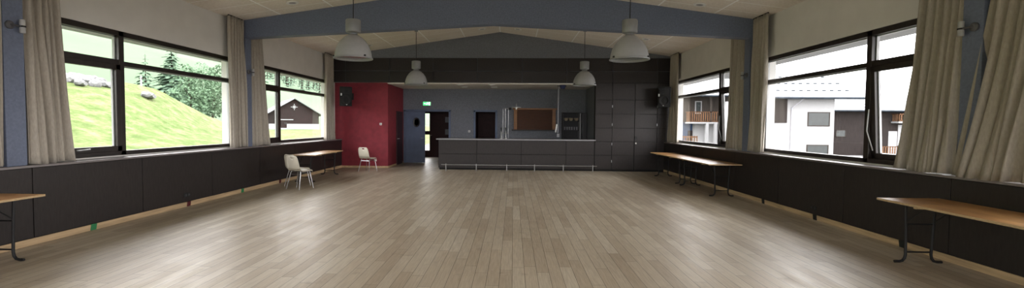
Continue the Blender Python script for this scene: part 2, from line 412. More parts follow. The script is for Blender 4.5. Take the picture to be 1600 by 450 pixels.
# ------------------------------------------------------------------ windows
def window(idx, side, bay):
    a, b = bay[0]+.16, bay[1]-.16
    s = -1 if side == 'L' else 1
    xi = XL if s < 0 else XR
    def X(d): return xi + s*d           # d metres outward from the inner wall face
    def bx(mb, d0, d1, y0, y1, z0, z1): mb.box(min(X(d0), X(d1)), max(X(d0), X(d1)), y0, y1, z0, z1)
    # the opening sash is next to the portal frame nearer the camera
    mu = bay[0]+1.70
    root = MB()
    bx(root, .02, .12, a, b, SILL, SILL+.07); bx(root, .02, .12, a, b, HEAD-.085, HEAD)
    bx(root, .02, .12, a, a+.07, SILL, HEAD); bx(root, .02, .12, b-.07, b, SILL, HEAD)
    bx(root, .02, .12, mu-.05, mu+.05, SILL, HEAD)
    bx(root, .02, .12, mu+.05, b-.07, 2.52, 2.595); bx(root, .02, .12, a+.07, mu-.05, 2.525, 2.61)
    o = structure(root.build('window_%d' % idx, 'frame_brown', bevel=.004, origin=(X(.07), mu, SILL)))
    g = MB()
    bx(g, .068, .076, mu+.05, b-.07, SILL+.07, 2.52); bx(g, .068, .076, mu+.05, b-.07, 2.595, HEAD-.085)
    bx(g, .068, .076, a+.07, mu-.05, 2.61, HEAD-.085)
    g.build('pane', 'pane_glass', o)
    bd = MB()
    for (p, q, r_, t_) in ((mu+.05, b-.07, SILL+.07, 2.52), (mu+.05, b-.07, 2.595, HEAD-.085), (a+.07, mu-.05, 2.61, HEAD-.085)):
        bx(bd, .08, .12, p, p+.02, r_, t_); bx(bd, .08, .12, q-.02, q, r_, t_); bx(bd, .08, .12, p, q, t_-.018, t_)
    bd.build('glazing_bead', 'sash_bead', o)
    # top-hung opening sash
    y0, y1, z0, z1 = a+.07, mu-.05, SILL+.07, 2.525
    def tilt(mb, ang):
        c = Vector((X(.07), 0, z1))
        return mb.xform(Matrix.Translation(c) @ RYm(-s*ang) @ Matrix.Translation(-c)) if ang else mb
    ang = R(3.2) if (side == 'R' and idx in (7, 8)) else 0
    f = MB(); w = .085
    bx(f, .0, .08, y0, y1, z0, z0+w); bx(f, .0, .08, y0, y1, z1-w, z1); bx(f, .0, .08, y0, y0+w, z0, z1); bx(f, .0, .08, y1-w, y1, z0, z1)
    so = tilt(f, ang).build('sash', 'frame_brown', o, bevel=.004)
    g = MB(); bx(g, .04, .048, y0+w, y1-w, z0+w, z1-w); tilt(g, ang).build('sash_pane', 'pane_glass', so)
    g = MB(); bx(g, .05, .08, y1-w-.02, y1-w, z0+w, z1-w); bx(g, .05, .08, y0+w, y0+w+.02, z0+w, z1-w); tilt(g, ang).build('glazing_bead', 'sash_bead', so)
    h = MB(); yc = (y0+y1)/2
    h.tube([(X(-.035), yc-.10, z0+.045), (X(-.04), yc+.03, z0+.05), (X(-.03), yc+.10, z0+.055)], .011, 8)
    h.tube([(X(.0), yc-.09, z0+.045), (X(-.035), yc-.09, z0+.045)], .012, 8)
    tilt(h, ang).build('handle', 'brushed', so, smooth=True)
    if ang:
        st = MB(); st.tube([(X(.02), y1+.01, z0+.75), (X(.0), y1+.012, z0+.42), (X(.07), y1-.03, z0+.12)], .009, 8)
        st.build('stay_arm', 'brushed', o, smooth=True)
    # portal: tells the renderer where daylight comes in
    ld = bpy.data.lights.new('daylight_portal', 'AREA'); ld.shape = 'RECTANGLE'; ld.size = HEAD-SILL; ld.size_y = b-a
    ld.cycles.is_portal = True
    lo = bpy.data.objects.new('daylight_portal', ld); COL.objects.link(lo)
    lo.location = (X(.2), (a+b)/2, (HEAD+SILL)/2); lo.rotation_euler = (0, R(90) if s > 0 else R(-90), 0)
for i, bay in enumerate(BAYS): window(i+1, 'L', bay)
for i, bay in enumerate(BAYS): window(i+5, 'R', bay)

# doors of the bar room
fr = MB()
for a, b in ((-4.42, -2.60), (-1.56, -.70)):
    fr.box(a-.05, a+.03, YA-.03, YA+.02, 0, 2.16); fr.box(b-.03, b+.05, YA-.03, YA+.02, 0, 2.16); fr.box(a-.05, b+.05, YA-.03, YA+.02, 2.10, 2.18)
structure(fr.build('trim_20', 'door_blue', bevel=.004))
o = structure(MB().box(-4.385, -3.60, YA-.02, YA+.03, .01, 2.095).build('door_3', 'door_blue', bevel=.003, origin=(-4.385, YA, 0)))
MB().lathe([(0, 0), (.11, 0), (.13, .012), (.16, .012), (.17, 0)], n=28).xform(Matrix.Translation((-3.95, YA-.02, 1.66)) @ RXm(R(90)) @ Matrix.Diagonal((.85, 1.15, 1, 1))).build('porthole', 'fridge', o, smooth=True)
mh = MB(); mh.tube([(-3.66, YA-.02, 1.02), (-3.66, YA-.07, 1.02), (-3.76, YA-.07, 1.02)], .01, 8); mh.build('handle', 'brushed', o, smooth=True)
m = MB().box(-4.50, -4.46, 17.55, 18.42, .01, 2.08)
o = structure(m.build('door_5', 'maroon', bevel=.004, origin=(-4.48, 17.55, 0)))
MB().tube([(-4.46, 17.63, 1.02), (-4.41, 17.63, 1.02), (-4.41, 17.74, 1.02)], .01, 8).build('handle', 'brushed', o, smooth=True)
# glazed outer door at the end of the corridor
o = MB(); o.box(-4.62, -4.36, 22.02, 22.1, 0, 2.2); o.box(-4.02, -3.94, 22.02, 22.1, 0, 2.2); o.box(-4.36, -4.02, 22.02, 22.1, 0, .32); o.box(-4.36, -4.02, 22.02, 22.1, 1.08, 1.26)
o.box(-4.36, -4.02, 22.02, 22.1, 2.1, 2.2); o.box(-3.94, -3.70, 22.02, 22.1, 0, 2.2)
o = structure(o.build('door_4', 'dark_red', bevel=.004, origin=(-4.16, 22.06, 0)))
MB().box(-4.36, -4.02, 22.055, 22.063, .32, 1.08).box(-4.36, -4.02, 22.055, 22.063, 1.26, 2.1).build('pane', 'pane_glass', o)
MB().tube([(-3.98, 22.02, 1.05), (-3.98, 21.97, 1.05), (-3.90, 21.97, 1.05)], .01, 8).build('handle', 'brushed', o, smooth=True)

# ================================================================== THE BAR
bar = thing('bar_counter', 'long dark panelled bar counter with a pale grey worktop', 'counter', (.1, YB+.3, 0))
m = MB(); cc = [-2.62, -1.27, .29, 1.84, 2.82]
for a, b in zip(cc, cc[1:]):
    for c, d in ((.06, .555), (.555, 1.045)): m.box(a+.006, b-.006, YB, YB+.02, c+.005, d-.005)
m.box(-2.62, -2.60, YB+.02, YB+.6, .06, 1.045)
m.build('front_panels', 'clad', bar, bevel=.002)
m = MB(); m.box(-2.595, 2.82, YB+.022, YB+.6, 0, 1.045); m.build('carcass', 'clad_gap', bar)
MB().box(-2.70, 2.86, YB-.05, YB+.66, 1.048, 1.09).build('worktop', 'counter_top', bar, bevel=.006)
fr_ = thing('foot_rail', 'low chrome foot rail on six short posts along the foot of the bar', 'rail', (.2, 15.78, 0))
MB().tube([(-2.48, 15.78, .20), (2.86, 15.78, .20)], .016, 12).build('rail', 'chrome', fr_, smooth=True)
for x in (-2.31, -1.26, -.21, .74, 1.72, 2.72):
    p = MB().tube([(x, 15.78, 0), (x, 15.78, .235)], .016, 10); p.lathe([(0, 0), (.035, 0), (.035, .008), (.016, .012)], (x, 15.78, 0), 16)
    p.build('post', 'chrome', fr_, smooth=True)
# serving hatch
h = thing('serving_hatch', 'closed wooden serving hatch with brown slatted shutter on the grey rear wall', 'hatch', (.86, YA, 1.36))
m = MB(); y0 = YA-.07
m.box(.02, .15, y0, YA, 1.40, 2.24); m.box(1.57, 1.70, y0, YA, 1.40, 2.24); m.box(-.03, 1.75, y0-.02, YA, 2.20, 2.26)
m.build('frame', 'hatch_frame', h, bevel=.004)
m = MB()
for k in range(16): m.box(.15, 1.57, YA-.045, YA, 1.40+.05*k+.002, 1.40+.05*(k+1)-.002)
m.build('shutter', 'hatch_slats', h, bevel=.003)
MB().box(-.06, 1.78, YA-.16, YA, 1.35, 1.40).build('ledge', 'hatch_lip', h, bevel=.004)
# exit sign
e = thing('exit_sign', 'green lit emergency exit sign above the blue double door', 'sign', (-3.52, YA-.06, 2.34))
MB().box(-3.68, -3.36, YA-.06, YA, 2.34, 2.50).build('sign_box', 'white_plastic', e, bevel=.006)
MB().box(-3.67, -3.37, YA-.066, YA-.061, 2.35, 2.49).build('sign_face', 'exit_green', e)
q = MB(); yy = YA-.069; z = 2.42
q.box(-3.44, -3.39, yy, yy+.002, 2.365, 2.475); q.build('doorway_symbol', 'exit_white', e); q = MB()
def stroke(pts, w):
    for (xa, za), (xb, zb) in zip(pts, pts[1:]):
        L = math.hypot(xb-xa, zb-za); q.obox(((xa+xb)/2, yy, (za+zb)/2), (L, .002, w), RYm(-math.atan2(zb-za, xb-xa)))
stroke([(-3.505, 2.45), (-3.515, 2.415)], .016); stroke([(-3.515, 2.415), (-3.49, 2.395), (-3.50, 2.368)], .010)
stroke([(-3.515, 2.415), (-3.535, 2.39), (-3.56, 2.388)], .010); stroke([(-3.505, 2.445), (-3.48, 2.43), (-3.465, 2.44)], .008); stroke([(-3.505, 2.445), (-3.53, 2.438), (-3.54, 2.42)], .008)
q.build('runner_body', 'exit_white', e)
# head of the runner sits with the pictogram
MB().lathe([(0, 0), (.010, 0), (.010, .003), (0, .003)], n=14).xform(Matrix.Translation((-3.498, yy+.002, 2.467)) @ RXm(R(90))).build('runner_head', 'exit_white', e)
q = MB(); stroke([(-3.64, 2.42), (-3.585, 2.42)], .010); stroke([(-3.60, 2.445), (-3.58, 2.42), (-3.60, 2.395)], .010)
q.build('arrow', 'exit_white', e)
def switch(x, y, z, label, m_='white_plastic'):
    t_ = thing('light_switch', label, 'switch', (x, y, z))
    MB().box(x-.04, x+.04, y-.012, y, z-.04, z+.04).build('plate', m_, t_, bevel=.004)
    MB().box(x-.02, x+.02, y-.018, y-.012, z-.025, z+.025).build('rocker', 'board_grey', t_, bevel=.002)
switch(-4.76, 16.4, 1.58, 'small white light switch on the red wall')
switch(-1.79, YA, 1.31, 'small white light switch on the grey wall beside the narrow doorway')
# shelf cabinet at the right of the bar room, with bowls and glasses
s_ = thing('shelf_cabinet', 'dark open shelf cabinet holding bowls and glasses right of the hatch', 'cabinet', (2.31, YA-.45, 0))
m = MB(); m.box(1.95, 1.98, YA-.45, YA, 0, 2.09); m.box(1.95, 2.67, YA-.45, YA, 2.06, 2.09); m.box(1.98, 2.60, YA-.03, YA, 0, 2.06); m.box(1.98, 2.6, YA-.45, YA, 0, .08)
m.build('carcass', 'shelf_dark', s_, bevel=.003)
MB().box(2.60, 2.66, YA-.46, YA, 0, 2.06).build('side_panel', 'board_grey', s_, bevel=.003)
for z in (.55, 1.0, 1.40, 1.76): MB().box(1.98, 2.60, YA-.44, YA-.03, z-.02, z).build('shelf', 'shelf_dark', s_, bevel=.002)
bowl = None
for k, (x, w, l) in enumerate(((2.09, .6, 'leftmost bowl'), (2.285, 1., 'middle bowl'), (2.495, 1., 'rightmost bowl'))):
    if bowl is None:
        bowl = MB().lathe([(0, .0), (.05, 0), (.08, .05), (.092, .11), (.087, .11), (.075, .055), (.045, .01), (0, .01)], n=24).build('bowl', 'bowl', smooth=True)
        b_ = bowl
    else: b_ = bowl.copy(); COL.objects.link(b_)
    b_.location = (x, YA-.30, 1.762)
    tag(b_, l + ' of three tan bowls on the upper shelf of the dark cabinet', 'bowl', 'bowls on the cabinet shelf')
gl0 = None
for k in range(6):
    if gl0 is None:
        gl0 = MB().lathe([(0, 0), (.03, 0), (.036, .12), (.033, .12), (.027, .01), (0, .01)], n=18).build('drinking_glass', 'board_grey', smooth=True); g_ = gl0
    else: g_ = gl0.copy(); COL.objects.link(g_)
    g_.location = (2.04+.095*k, YA-.32, 1.402)
    tag(g_, 'drinking glass in the row on the middle shelf of the dark cabinet', 'glass', 'glasses on the middle cabinet shelf')
f_ = thing('fridge', 'tall black fridge between the shelf cabinet and the right wall of the bar', 'fridge', (2.78, YA-.5, 0))
MB().box(2.68, 2.885, YA-.5, YA, 0.03, 2.07).build('body', 'fridge', f_, bevel=.006)
MB().box(2.682, 2.883, YA-.53, YA-.502, .06, 2.05).build('door', 'fridge', f_, bevel=.006)
MB().tube([(2.70, YA-.55, .9), (2.70, YA-.55, 1.3)], .01, 8).build('handle', 'shelf_dark', f_, smooth=True)
# chrome tubes and taps at the back of the counter
t_ = thing('beer_tap_tower', 'tall frame of three slim chrome tubes with two taps rising behind the bar worktop', 'tap', (-.27, YB+.5, 1.09))
for x in (-.37, -.285, -.18): MB().tube([(x, YB+.5, 1.09), (x, YB+.5, 2.17)], .008, 10).build('tube', 'chrome', t_, smooth=True)
MB().tube([(-.38, YB+.5, 2.17), (-.02, YB+.5, 2.17)], .012, 10).build('crossbar', 'chrome', t_, smooth=True)
MB().box(-.17, -.07, YB+.46, YB+.54, 2.12, 2.20).build('clamp', 'black_steel', t_, bevel=.006)
for x in (-.43, -.265):
    p = MB().lathe([(0, 0), (.045, 0), (.045, .02), (.02, .04), (.022, .2), (.03, .24), (.015, .27), (0, .275)], (x, YB+.44, 1.09), 20).build('tap', 'chrome', t_, smooth=True)
    MB().lathe([(0, 0), (.012, 0), (.022, .10), (.015, .13), (0, .135)], (x, YB+.44, 1.36), 14).build('tap_handle', 'black_steel', p, smooth=True)
MB().tube([(-.47, YB+.44, 1.285), (-.20, YB+.44, 1.285)], .012, 8).build('manifold', 'chrome', t_, smooth=True)
l_ = thing('disc_lamp', 'small lamp with a flat white disc shade on an arm above the hatch corner', 'lamp', (.06, YB+.5, 2.17))
MB().lathe([(.0, .0), (.04, .0), (.17, .012), (.17, .018), (.03, .03), (0, .03)], (.10, YB+.5, 2.20), 28).build('shade', 'white_plastic', l_, smooth=True)
MB().lathe([(0, -.07), (.02, -.06), (.03, -.03), (.03, 0), (.0, 0)], (.10, YB+.5, 2.20), 16).build('bulb', 'white_plastic', l_, smooth=True)
MB().lathe([(0, 0), (.02, 0), (.02, .09), (.008, .12), (0, .12)], (.10, YB+.5, 2.23), 16).build('socket', 'lamp_housing', l_, smooth=True)
# conduit pole and its box; dark blue fitting on the ceiling above
c_ = thing('conduit_pole', 'thin grey conduit running from the bar ceiling down to a socket box', 'pipe', (1.62, 17.0, 1.22))
MB().tube([(1.64, 17.0, 1.3), (1.64, 17.0, 3.02)], .022, 10).build('tube', 'board_grey', c_, smooth=True)
MB().box(1.59, 1.69, 16.95, 17.05, 1.15, 1.27).build('socket_box', 'board_grey', c_, bevel=.005)
MB().obox((1.57, 16.96, 1.47), (.05, .03, .30), RYm(R(9))).build('white_holder', 'white_plastic', c_, bevel=.006)
u_ = thing('ceiling_fitting', 'dark blue round fitting with a short arm on the bar ceiling beside the conduit', 'fitting', (1.76, 16.7, 2.9))
MB().lathe([(0, -.13), (.07, -.13), (.10, -.06), (.12, 0), (0, 0)], (1.76, 16.7, 3.02), 20).build('cup', 'navy', u_, smooth=True)
MB().tube([(1.58, 16.7, 2.99), (1.90, 16.7, 2.99)], .012, 8).tube([(1.58, 16.7, 2.99), (1.58, 16.7, 3.02)], .008, 6).build('arm', 'shelf_dark', u_, smooth=True)
# corridor notice boards
for x, z, l in ((-2.98, 1.80, 'upper pale grey notice board seen through the open door'), (-2.98, 1.22, 'lower pale grey notice board seen through the open door')):
    nb = MB().box(x-.28, x+.24, 21.96, 21.995, z-.13, z+.13).build('notice_board', 'board_grey', bevel=.003, origin=(x, 21.98, z-.13)); tag(nb, l, 'board')

# ================================================================== PENDANT LAMPS
def pendant():
    t = thing('pendant_lamp', '', 'lamp')
    o_ = [(.345, .0), (.348, .012), (.338, .022), (.335, .05), (.328, .11), (.308, .185), (.272, .26), (.218, .335), (.152, .395), (.09, .435)]
    i_ = [(r-.008, z) for r, z in o_][::-1]
    d = MB().lathe(o_+i_, n=56, closed=True).build('shade', 'lamp_shell', t, smooth='all')
    MB().lathe([(.349, -.006), (.356, -.003), (.356, .014), (.349, .018), (.337, .014), (.337, -.004)], n=56, closed=True).build('rim', 'lamp_housing', d, smooth=True)
    for k in range(3):
        a = R(205+120*k); MB().obox((.345*math.cos(a), .345*math.sin(a), .035), (.02, .035, .03), RZ(a)).build('clip', 'black_steel', d, bevel=.003)
    MB().lathe([(.0, .025), (.33, .025), (.33, .030), (.0, .030)], n=48).build('cover_glass', 'pane_glass', t)
    MB().lathe([(.088, .43), (.075, .445), (.075, .468), (.10, .475), (.13, .485), (.137, .50), (.137, .70), (.128, .715), (.03, .72), (0, .72)], n=40).build('housing', 'lamp_housing', t, smooth=True)
    MB().lathe([(0, .14), (.035, .15), (.05, .20), (.045, .26), (.025, .31), (.025, .43), (0, .43)], n=24).build('bulb', 'white_plastic', t, smooth=True)
    c = MB(); c.tube([(0, 0, .72), (.004, 0, 1.0), (-.003, 0, 1.3), (0, 0, 1.64)], .0085, 8).build('cable', 'cable', t, smooth=True)
    MB().lathe([(0, 1.60), (.05, 1.605), (.055, 1.63), (.055, 1.665), (0, 1.665)], n=24).build('ceiling_rose', 'lamp_housing', t, smooth=True)
    return t
p0 = pendant(); G = 'pendant lamps under the sloping ceiling'
p0.location = (-2.98, 8.5, 2.80); p0['label'] = 'large near-left dome pendant lamp, hanging in front of the blue beam'; p0['group'] = G
dup(p0, (2.09, 8.5, 2.785), 0, 'large near-right dome pendant lamp, hanging in front of the blue beam', G)
dup(p0, (-2.97, 14.0, 2.79), 0, 'smaller far-left dome pendant lamp hanging before the red corner and bar', G)
dup(p0, (2.12, 14.0, 2.785), 0, 'smaller far-right dome pendant lamp hanging over the right end of the bar', G)

# recessed downlights
def downlight():
    t = thing('downlight', '', 'light')
    MB().lathe([(.075, 0), (.078, -.012), (.125, -.010), (.13, 0), (.13, .01), (.075, .01)], n=32, closed=True).build('ring', 'white_plastic', t, smooth=True)
    MB().lathe([(0, .0), (.06, 0), (.075, -.002), (.075, .012), (0, .012)], n=24).build('lens', 'board_grey', t, smooth=True)
    return t
d0 = downlight(); slope = math.atan(SL); G = 'recessed downlights in the sloping ceiling'
spots = [(-4.78, 9.85, 'recessed round downlight left of the near-left pendant, before the blue beam'),
         (3.93, 10.06, 'recessed round downlight right of the near-right pendant, before the blue beam'),
         (-1.05, 15.2, 'recessed downlight just left of the ridge above the far gable'),
         (.12, 15.2, 'recessed downlight just right of the ridge above the far gable'),
         (-4.8, 15.2, 'recessed downlight at the far left, above the red corner'),
         (3.93, 14.0, 'recessed downlight at the far right, above the right speaker side')]
for i, (x, y, l) in enumerate(spots):
    d_ = d0 if i == 0 else dup(d0, (0, 0, 0))
    d_.location = (x, y, ceil_z(x)-.003); d_.rotation_euler = (0, -slope if x < RX else slope, 0); d_['label'] = l; d_['group'] = G
for i, (x, y, l) in enumerate(((-1.92, 16.6, 'front left'), (-1.88, 17.6, 'rear left'), (-.78, 16.6, 'front middle'), (-.74, 17.6, 'rear middle'))):
    dup(d0, (x, y, 3.012), 0, l + ' downlight in the low ceiling of the bar room', 'downlights in the bar ceiling')

# ================================================================== SPEAKERS
def speaker(x, y, z, face, label, wallx):
    # face: angle of the front direction
    t = thing('loudspeaker', label, 'speaker', (x, y, z))
    M = Matrix.Translation((x, y, z)) @ RZ(face) @ RYm(R(6))
    c = MB().prism([(.15, -.20), (.17, 0), (.15, .20), (-.05, .19), (-.17, .10), (-.17, -.10), (-.05, -.19)], 2, 0, .66).xform(M).build('cabinet', 'speaker_black', t, bevel=.012)
    MB().lathe([(0, .0), (.03, .002), (.05, -.02), (.12, .012), (.15, .02), (.16, 0)], n=32).xform(M @ Matrix.Translation((.165, 0, .22)) @ RYm(R(90))).build('woofer', 'cone', c, smooth=True)
    MB().box(.162, .178, -.14, .14, .42, .60).xform(M).build('horn_surround', 'cone', c, bevel=.006)
    MB().box(.174, .182, -.05, .05, .46, .56).xform(M).build('horn', 'speaker_black', c, bevel=.006)
    MB().lathe([(0, 0), (.02, 0), (.02, .006), (0, .008)], n=16).xform(M @ Matrix.Translation((.172, .02 if wallx < 0 else -.02, .06)) @ RYm(R(90))).build('badge', 'brushed', c, smooth=True)
    MB().box(.165, .18, -.18, -.14, .36, .44).xform(M).build('side_latch', 'brushed', c, bevel=.003)
    b = MB(); cx, cz = x, z+.36
    b.tube([(x-.02*(1 if wallx > 0 else -1), y+.10, cz), (x, YB+.0 if wallx > 0 else 16.40, cz)], .025, 10)
    yw = YB if wallx > 0 else 16.40
    b.box(x-.06, x+.06, yw-.02, yw, cz-.12, cz+.12)
    b.build('wall_bracket', 'black_steel', t, bevel=.003)
speaker(-5.80, 15.72, 2.20, R(-62), 'black loudspeaker mounted high in the left corner beside the red wall', -1)
speaker(5.02, 15.60, 2.22, R(-112), 'black loudspeaker mounted high in the right corner beside the curtain', 1)

# wall lights on the posts
def post_light():
    t = thing('wall_light', '', 'light')           # faces +x
    MB().lathe([(0, 0), (.05, 0), (.05, .02), (.035, .03), (0, .03)], n=24).xform(RYm(R(90))).build('back_plate', 'plate_grey', t, smooth=True)
    MB().tube([(.03, 0, 0), (.05, .0, 0), (.05, .09, 0)], .012, 8).build('arm', 'plate_grey', t, smooth=True)
    for z in (.010, -.085): MB().lathe([(0, 0), (.028, 0), (.03, .008), (.03, .067), (.028, .075), (0, .075)], (.05, .115, z), 20).build('lamp_head', 'lamp_shell', t, smooth=True)
    MB().box(.025, .075, .09, .14, -.010, .010).build('joint', 'black_steel', t, bevel=.003)
    return t
w0 = post_light(); G = 'up and down lights on the blue posts'
w0.location = (-6.25, 5.50, 2.79); w0['label'] = 'wall light with split white cylinder on the nearest left blue post'; w0['group'] = G
dup(w0, (-6.25, 10.66, 2.79), 0, 'wall light on the far left blue post between two curtains', G)
r1 = dup(w0, (5.25, 5.52, 2.75), 0, 'wall light with split white cylinder on the nearest right blue post', G)
r2 = dup(w0, (5.25, 10.66, 2.75), 0, 'wall light on the far right blue post between two curtains', G)
for r_ in (r1, r2):
    r_.scale = (-1, 1, 1)

# ================================================================== TABLES
def make_table(L=2.2, Wd=.73):
    t = thing('folding_table', '', 'table')
    top = MB().box(-Wd/2, Wd/2, -L/2, L/2, .72, .745).build('tabletop', 'ply', t, bevel=.003)
    e = MB(); q = .004
    e.box(-Wd/2-q, -Wd/2, -L/2, L/2, .721, .744).box(Wd/2, Wd/2+q, -L/2, L/2, .721, .744).box(-Wd/2, Wd/2, -L/2-q, -L/2, .721, .744).box(-Wd/2, Wd/2, L/2, L/2+q, .721, .744)
    e.build('edge_band', 'ply_edge', top)
    for s in (-1, 1):
        y = s*(L/2-.17)
        f = thing('x', '', '') if False else None
        fo = MB(); fo.box(-.30, .30, y-.02, y+.02, .70, .72)
        fr = fo.build('leg_frame', 'black_steel', t, bevel=.002)
        for sx in (-1, 1):
            pts = [(sx*.17, y, .71), (sx*.155, y, .4), (sx*.145, y, .10), (sx*.155, y, .055), (sx*.18, y, .025), (sx*.215, y, .016), (sx*.27, y, .016)]
            MB().tube(pts, .0155, 10).build('leg', 'black_steel', fr, smooth=True)
        MB().tube([(-.155, y, .46), (.155, y, .46)], .010, 8).build('crossbar', 'black_steel', fr, smooth=True)
        MB().tube([(-.145, y, .13), (.145, y, .13)], .010, 8).build('crossbar', 'black_steel', fr, smooth=True)
        for sx in (-1, 1): MB().tube([(sx*.155, y, .48), (sx*.155, y-s*.28, .715)], .007, 6).build('brace', 'black_steel', fr, smooth=True)
        MB().box(-.33, .33, y-s*.32-.02, y-s*.32+.02, .695, .72).build('batten', 'ply_edge', t, bevel=.002)
    return t
t0 = make_table(); G = 'plywood folding tables along the side walls'
t0.location = (4.79, 4.66, 0); t0['group'] = G
t0['label'] = 'nearest right plywood folding table, below the right curtains, cut by the picture edge'
dup(t0, (-5.84, 4.05, 0), 0, 'nearest left plywood folding table, only its end showing at the left picture edge', G)
dup(t0, (-5.68, 13.18, 0), R(2.2), 'plywood folding table along the left wall beside the pair of pale chairs', G)
dup(t0, (4.745, 13.78, 0), 0, 'farther of the two plywood folding tables set end to end on the right', G)
dup(t0, (4.745, 11.57, 0), 0, 'nearer of the two plywood folding tables set end to end on the right', G)

# ================================================================== CHAIRS (front towards +x)
def make_chair():
    t = thing('plastic_chair', '', 'chair')
    path = [(.215, .425), (.20, .445), (.16, .452), (.08, .446), (0, .44), (-.08, .438), (-.135, .445), (-.172, .47), (-.195, .51), (-.208, .56), (-.222, .62), (-.236, .68), (-.250, .74), (-.260, .785), (-.266, .81)]
    NU = 16
    def hw(i):
        x, z = path[i]
        if i <= 2: return (.175, .195, .205)[i]
        if i <= 7: return .21
        return [.21, .207, .203, .198, .190, .172, .135][i-8]
    def sheet(i0, i1):
        m = MB(); G_ = []
        for i in range(i0, i1+1):
            x, z = path[i]; px, pz = path[max(i-1, 0)]; qx, qz = path[min(i+1, len(path)-1)]
            d = Vector((qx-px, 0, qz-pz)).normalized(); nrm = Vector((d.z, 0, -d.x))    # towards the sitter / up
            if i < 3: nrm = Vector((.0, 0, 1))
            row = []
            for k in range(NU+1):
                u = -1+2*k/NU
                off = -.030*max(0, (abs(u)-.82)/.18)**1.5 + .022*abs(u)**2*(.4 if i < 3 else 1)
                row.append(m.bm.verts.new(Vector((x, u*hw(i), z)) + (nrm if nrm.z >= 0 or nrm.x > 0 else -nrm)*off))
            G_.append(row)
        for j, (A, B) in enumerate(zip(G_, G_[1:])):
            for k in range(NU):
                if i0+j == 12 and 6 <= k <= 9: continue       # grip slot
                m.bm.faces.new((A[k], A[k+1], B[k+1], B[k]))
        return m
    for nm, a, b in (('seat', 0, 7), ('backrest', 7, 14)):
        o = sheet(a, b).build(nm, 'shell', t, smooth='all')
        s = o.modifiers.new('s', 'SOLIDIFY'); s.thickness = .009; s.offset = 0
    for sx, sy in ((1, 1), (1, -1), (-1, 1), (-1, -1)):
        xt = .13 if sx > 0 else -.12; xb = .20 if sx > 0 else -.235
        MB().tube([(xt, sy*.15, .43), (xt+(xb-xt)*.15, sy*.165, .39), (xb, sy*.215, .0)], .0105, 8).build('leg', 'chrome', t, smooth=True)
    MB().tube([(-.145, -.175, .36), (-.145, .175, .36)], .009, 8).build('crossbar', 'chrome', t, smooth=True)
    MB().tube([(.145, -.17, .36), (.145, .17, .36)], .009, 8).build('crossbar', 'chrome', t, smooth=True)
    for sy in (-1, 1): MB().tube([(-.13, sy*.155, .415), (.135, sy*.155, .415)], .009, 8).build('seat_rail', 'chrome', t, smooth=True)
    return t
c0 = make_chair(); G = 'pale plastic chairs'
c0.location = (-5.19, 11.02, 0); c0.rotation_euler = (0, 0, R(68)); c0['group'] = G
c0['label'] = 'front one of the two cream plastic chairs beside the left folding table'
dup(c0, (-5.46, 11.47, 0), R(66), 'rear one of the two cream plastic chairs, mostly hidden behind the front one', G)
c2 = dup(c0, (-4.84, 15.18, 0), R(70), 'single cream plastic chair standing alone before the red wall', G)
k = MB().box(.14, .20, -.20, -.14, .33, .40).build('clip', 'white_plastic', bevel=.004); k.parent = c2; k['label'] = 'white clip on the front leg'

# ================================================================== CURTAINS
def curtain(side, top, bot, folds, label, seed, zb=1.035, out=.0, shift=.0):
    rnd = random.Random(seed); s = 1 if side == 'L' else -1
    xc = (-6.315 if side == 'L' else 5.325) + s*shift
    NU, NV = folds*8, 22; m = MB(); G_ = []
    ph = [rnd.uniform(-.5, .5) for _ in range(folds+2)]; am = [rnd.uniform(.6, 1.15) for _ in range(folds+2)]
    zt = ceil_z(xc)-.02
    for j in range(NV+1):
        v = j/NV; z = zt + (zb-zt)*v
        e = v**1.6
        a = top[0]+(bot[0]-top[0])*e; b = top[1]+(bot[1]-top[1])*e
        row = []
        for i in range(NU+1):
            u = i/NU; f = u*folds; k = int(f); w = f-k
            ps = ph[k]*(1-w)+ph[k+1]*w; A = (am[k]*(1-w)+am[k+1]*w)
            wob = math.sin(2*math.pi*(f+ps*(.5+.9*v)) + .9*math.sin(3*v+seed)); wob = wob*(.75+.25*wob*wob) + .35*math.sin(2*math.pi*f*1.9+seed*2+2*v)
            amp = (.043 + .022*v)*A
            y = a+(b-a)*(u + .25/folds*math.sin(2*math.pi*f*1+seed)*.5*v)
            x = xc + s*(amp*wob + out*e + .02*v*math.sin(5*u+seed))
            zz = z + (.012*math.sin(7*u+seed)*v if j == NV else 0)
            row.append(m.bm.verts.new((x, y, zz)))
        G_.append(row)
    for A_, B_ in zip(G_, G_[1:]):
        for i in range(NU): m.bm.faces.new((A_[i], A_[i+1], B_[i+1], B_[i]))
    o = m.build('curtain', 'curtain', smooth='all', origin=(xc, (bot[0]+bot[1])/2, zb))
    md = o.modifiers.new('s', 'SOLIDIFY'); md.thickness = .006; md.offset = 0
    tag(o, label, 'curtain', 'curtains beside the windows')
    h = MB(); h.box(xc-.010, xc+.010, top[0], top[1], zt-.004, zt+.022); ho = h.build('curtain_track', 'black_steel', o)
curtain('L', (4.85, 5.39), (4.75, 5.41), 5, 'taupe curtain at the left picture edge, left of the nearest left post', 1, shift=.075)
curtain('L', (5.70, 6.14), (5.69, 6.27), 5, 'taupe curtain right of the nearest left post, beside the large hillside window', 2, out=.04)
curtain('L', (9.98, 10.53), (10.05, 10.55), 6, 'taupe curtain on the near side of the far left post', 3, shift=.03)
curtain('L', (10.83, 11.38), (10.82, 11.68), 5, 'taupe curtain on the far side of the far left post, beside the barn window', 4)
curtain('L', (15.30, 15.98), (15.22, 16.05), 6, 'pale taupe curtain at the far left corner next to the red wall', 5, out=.03)
curtain('R', (4.40, 5.33), (4.45, 5.70), 8, 'taupe curtain at the right picture edge, its hem swung over the post', 6, out=.13, shift=.02)
curtain('R', (5.70, 6.34), (5.69, 6.50), 6, 'wide taupe curtain left of the nearest right post, above the folding table', 7, out=.10)
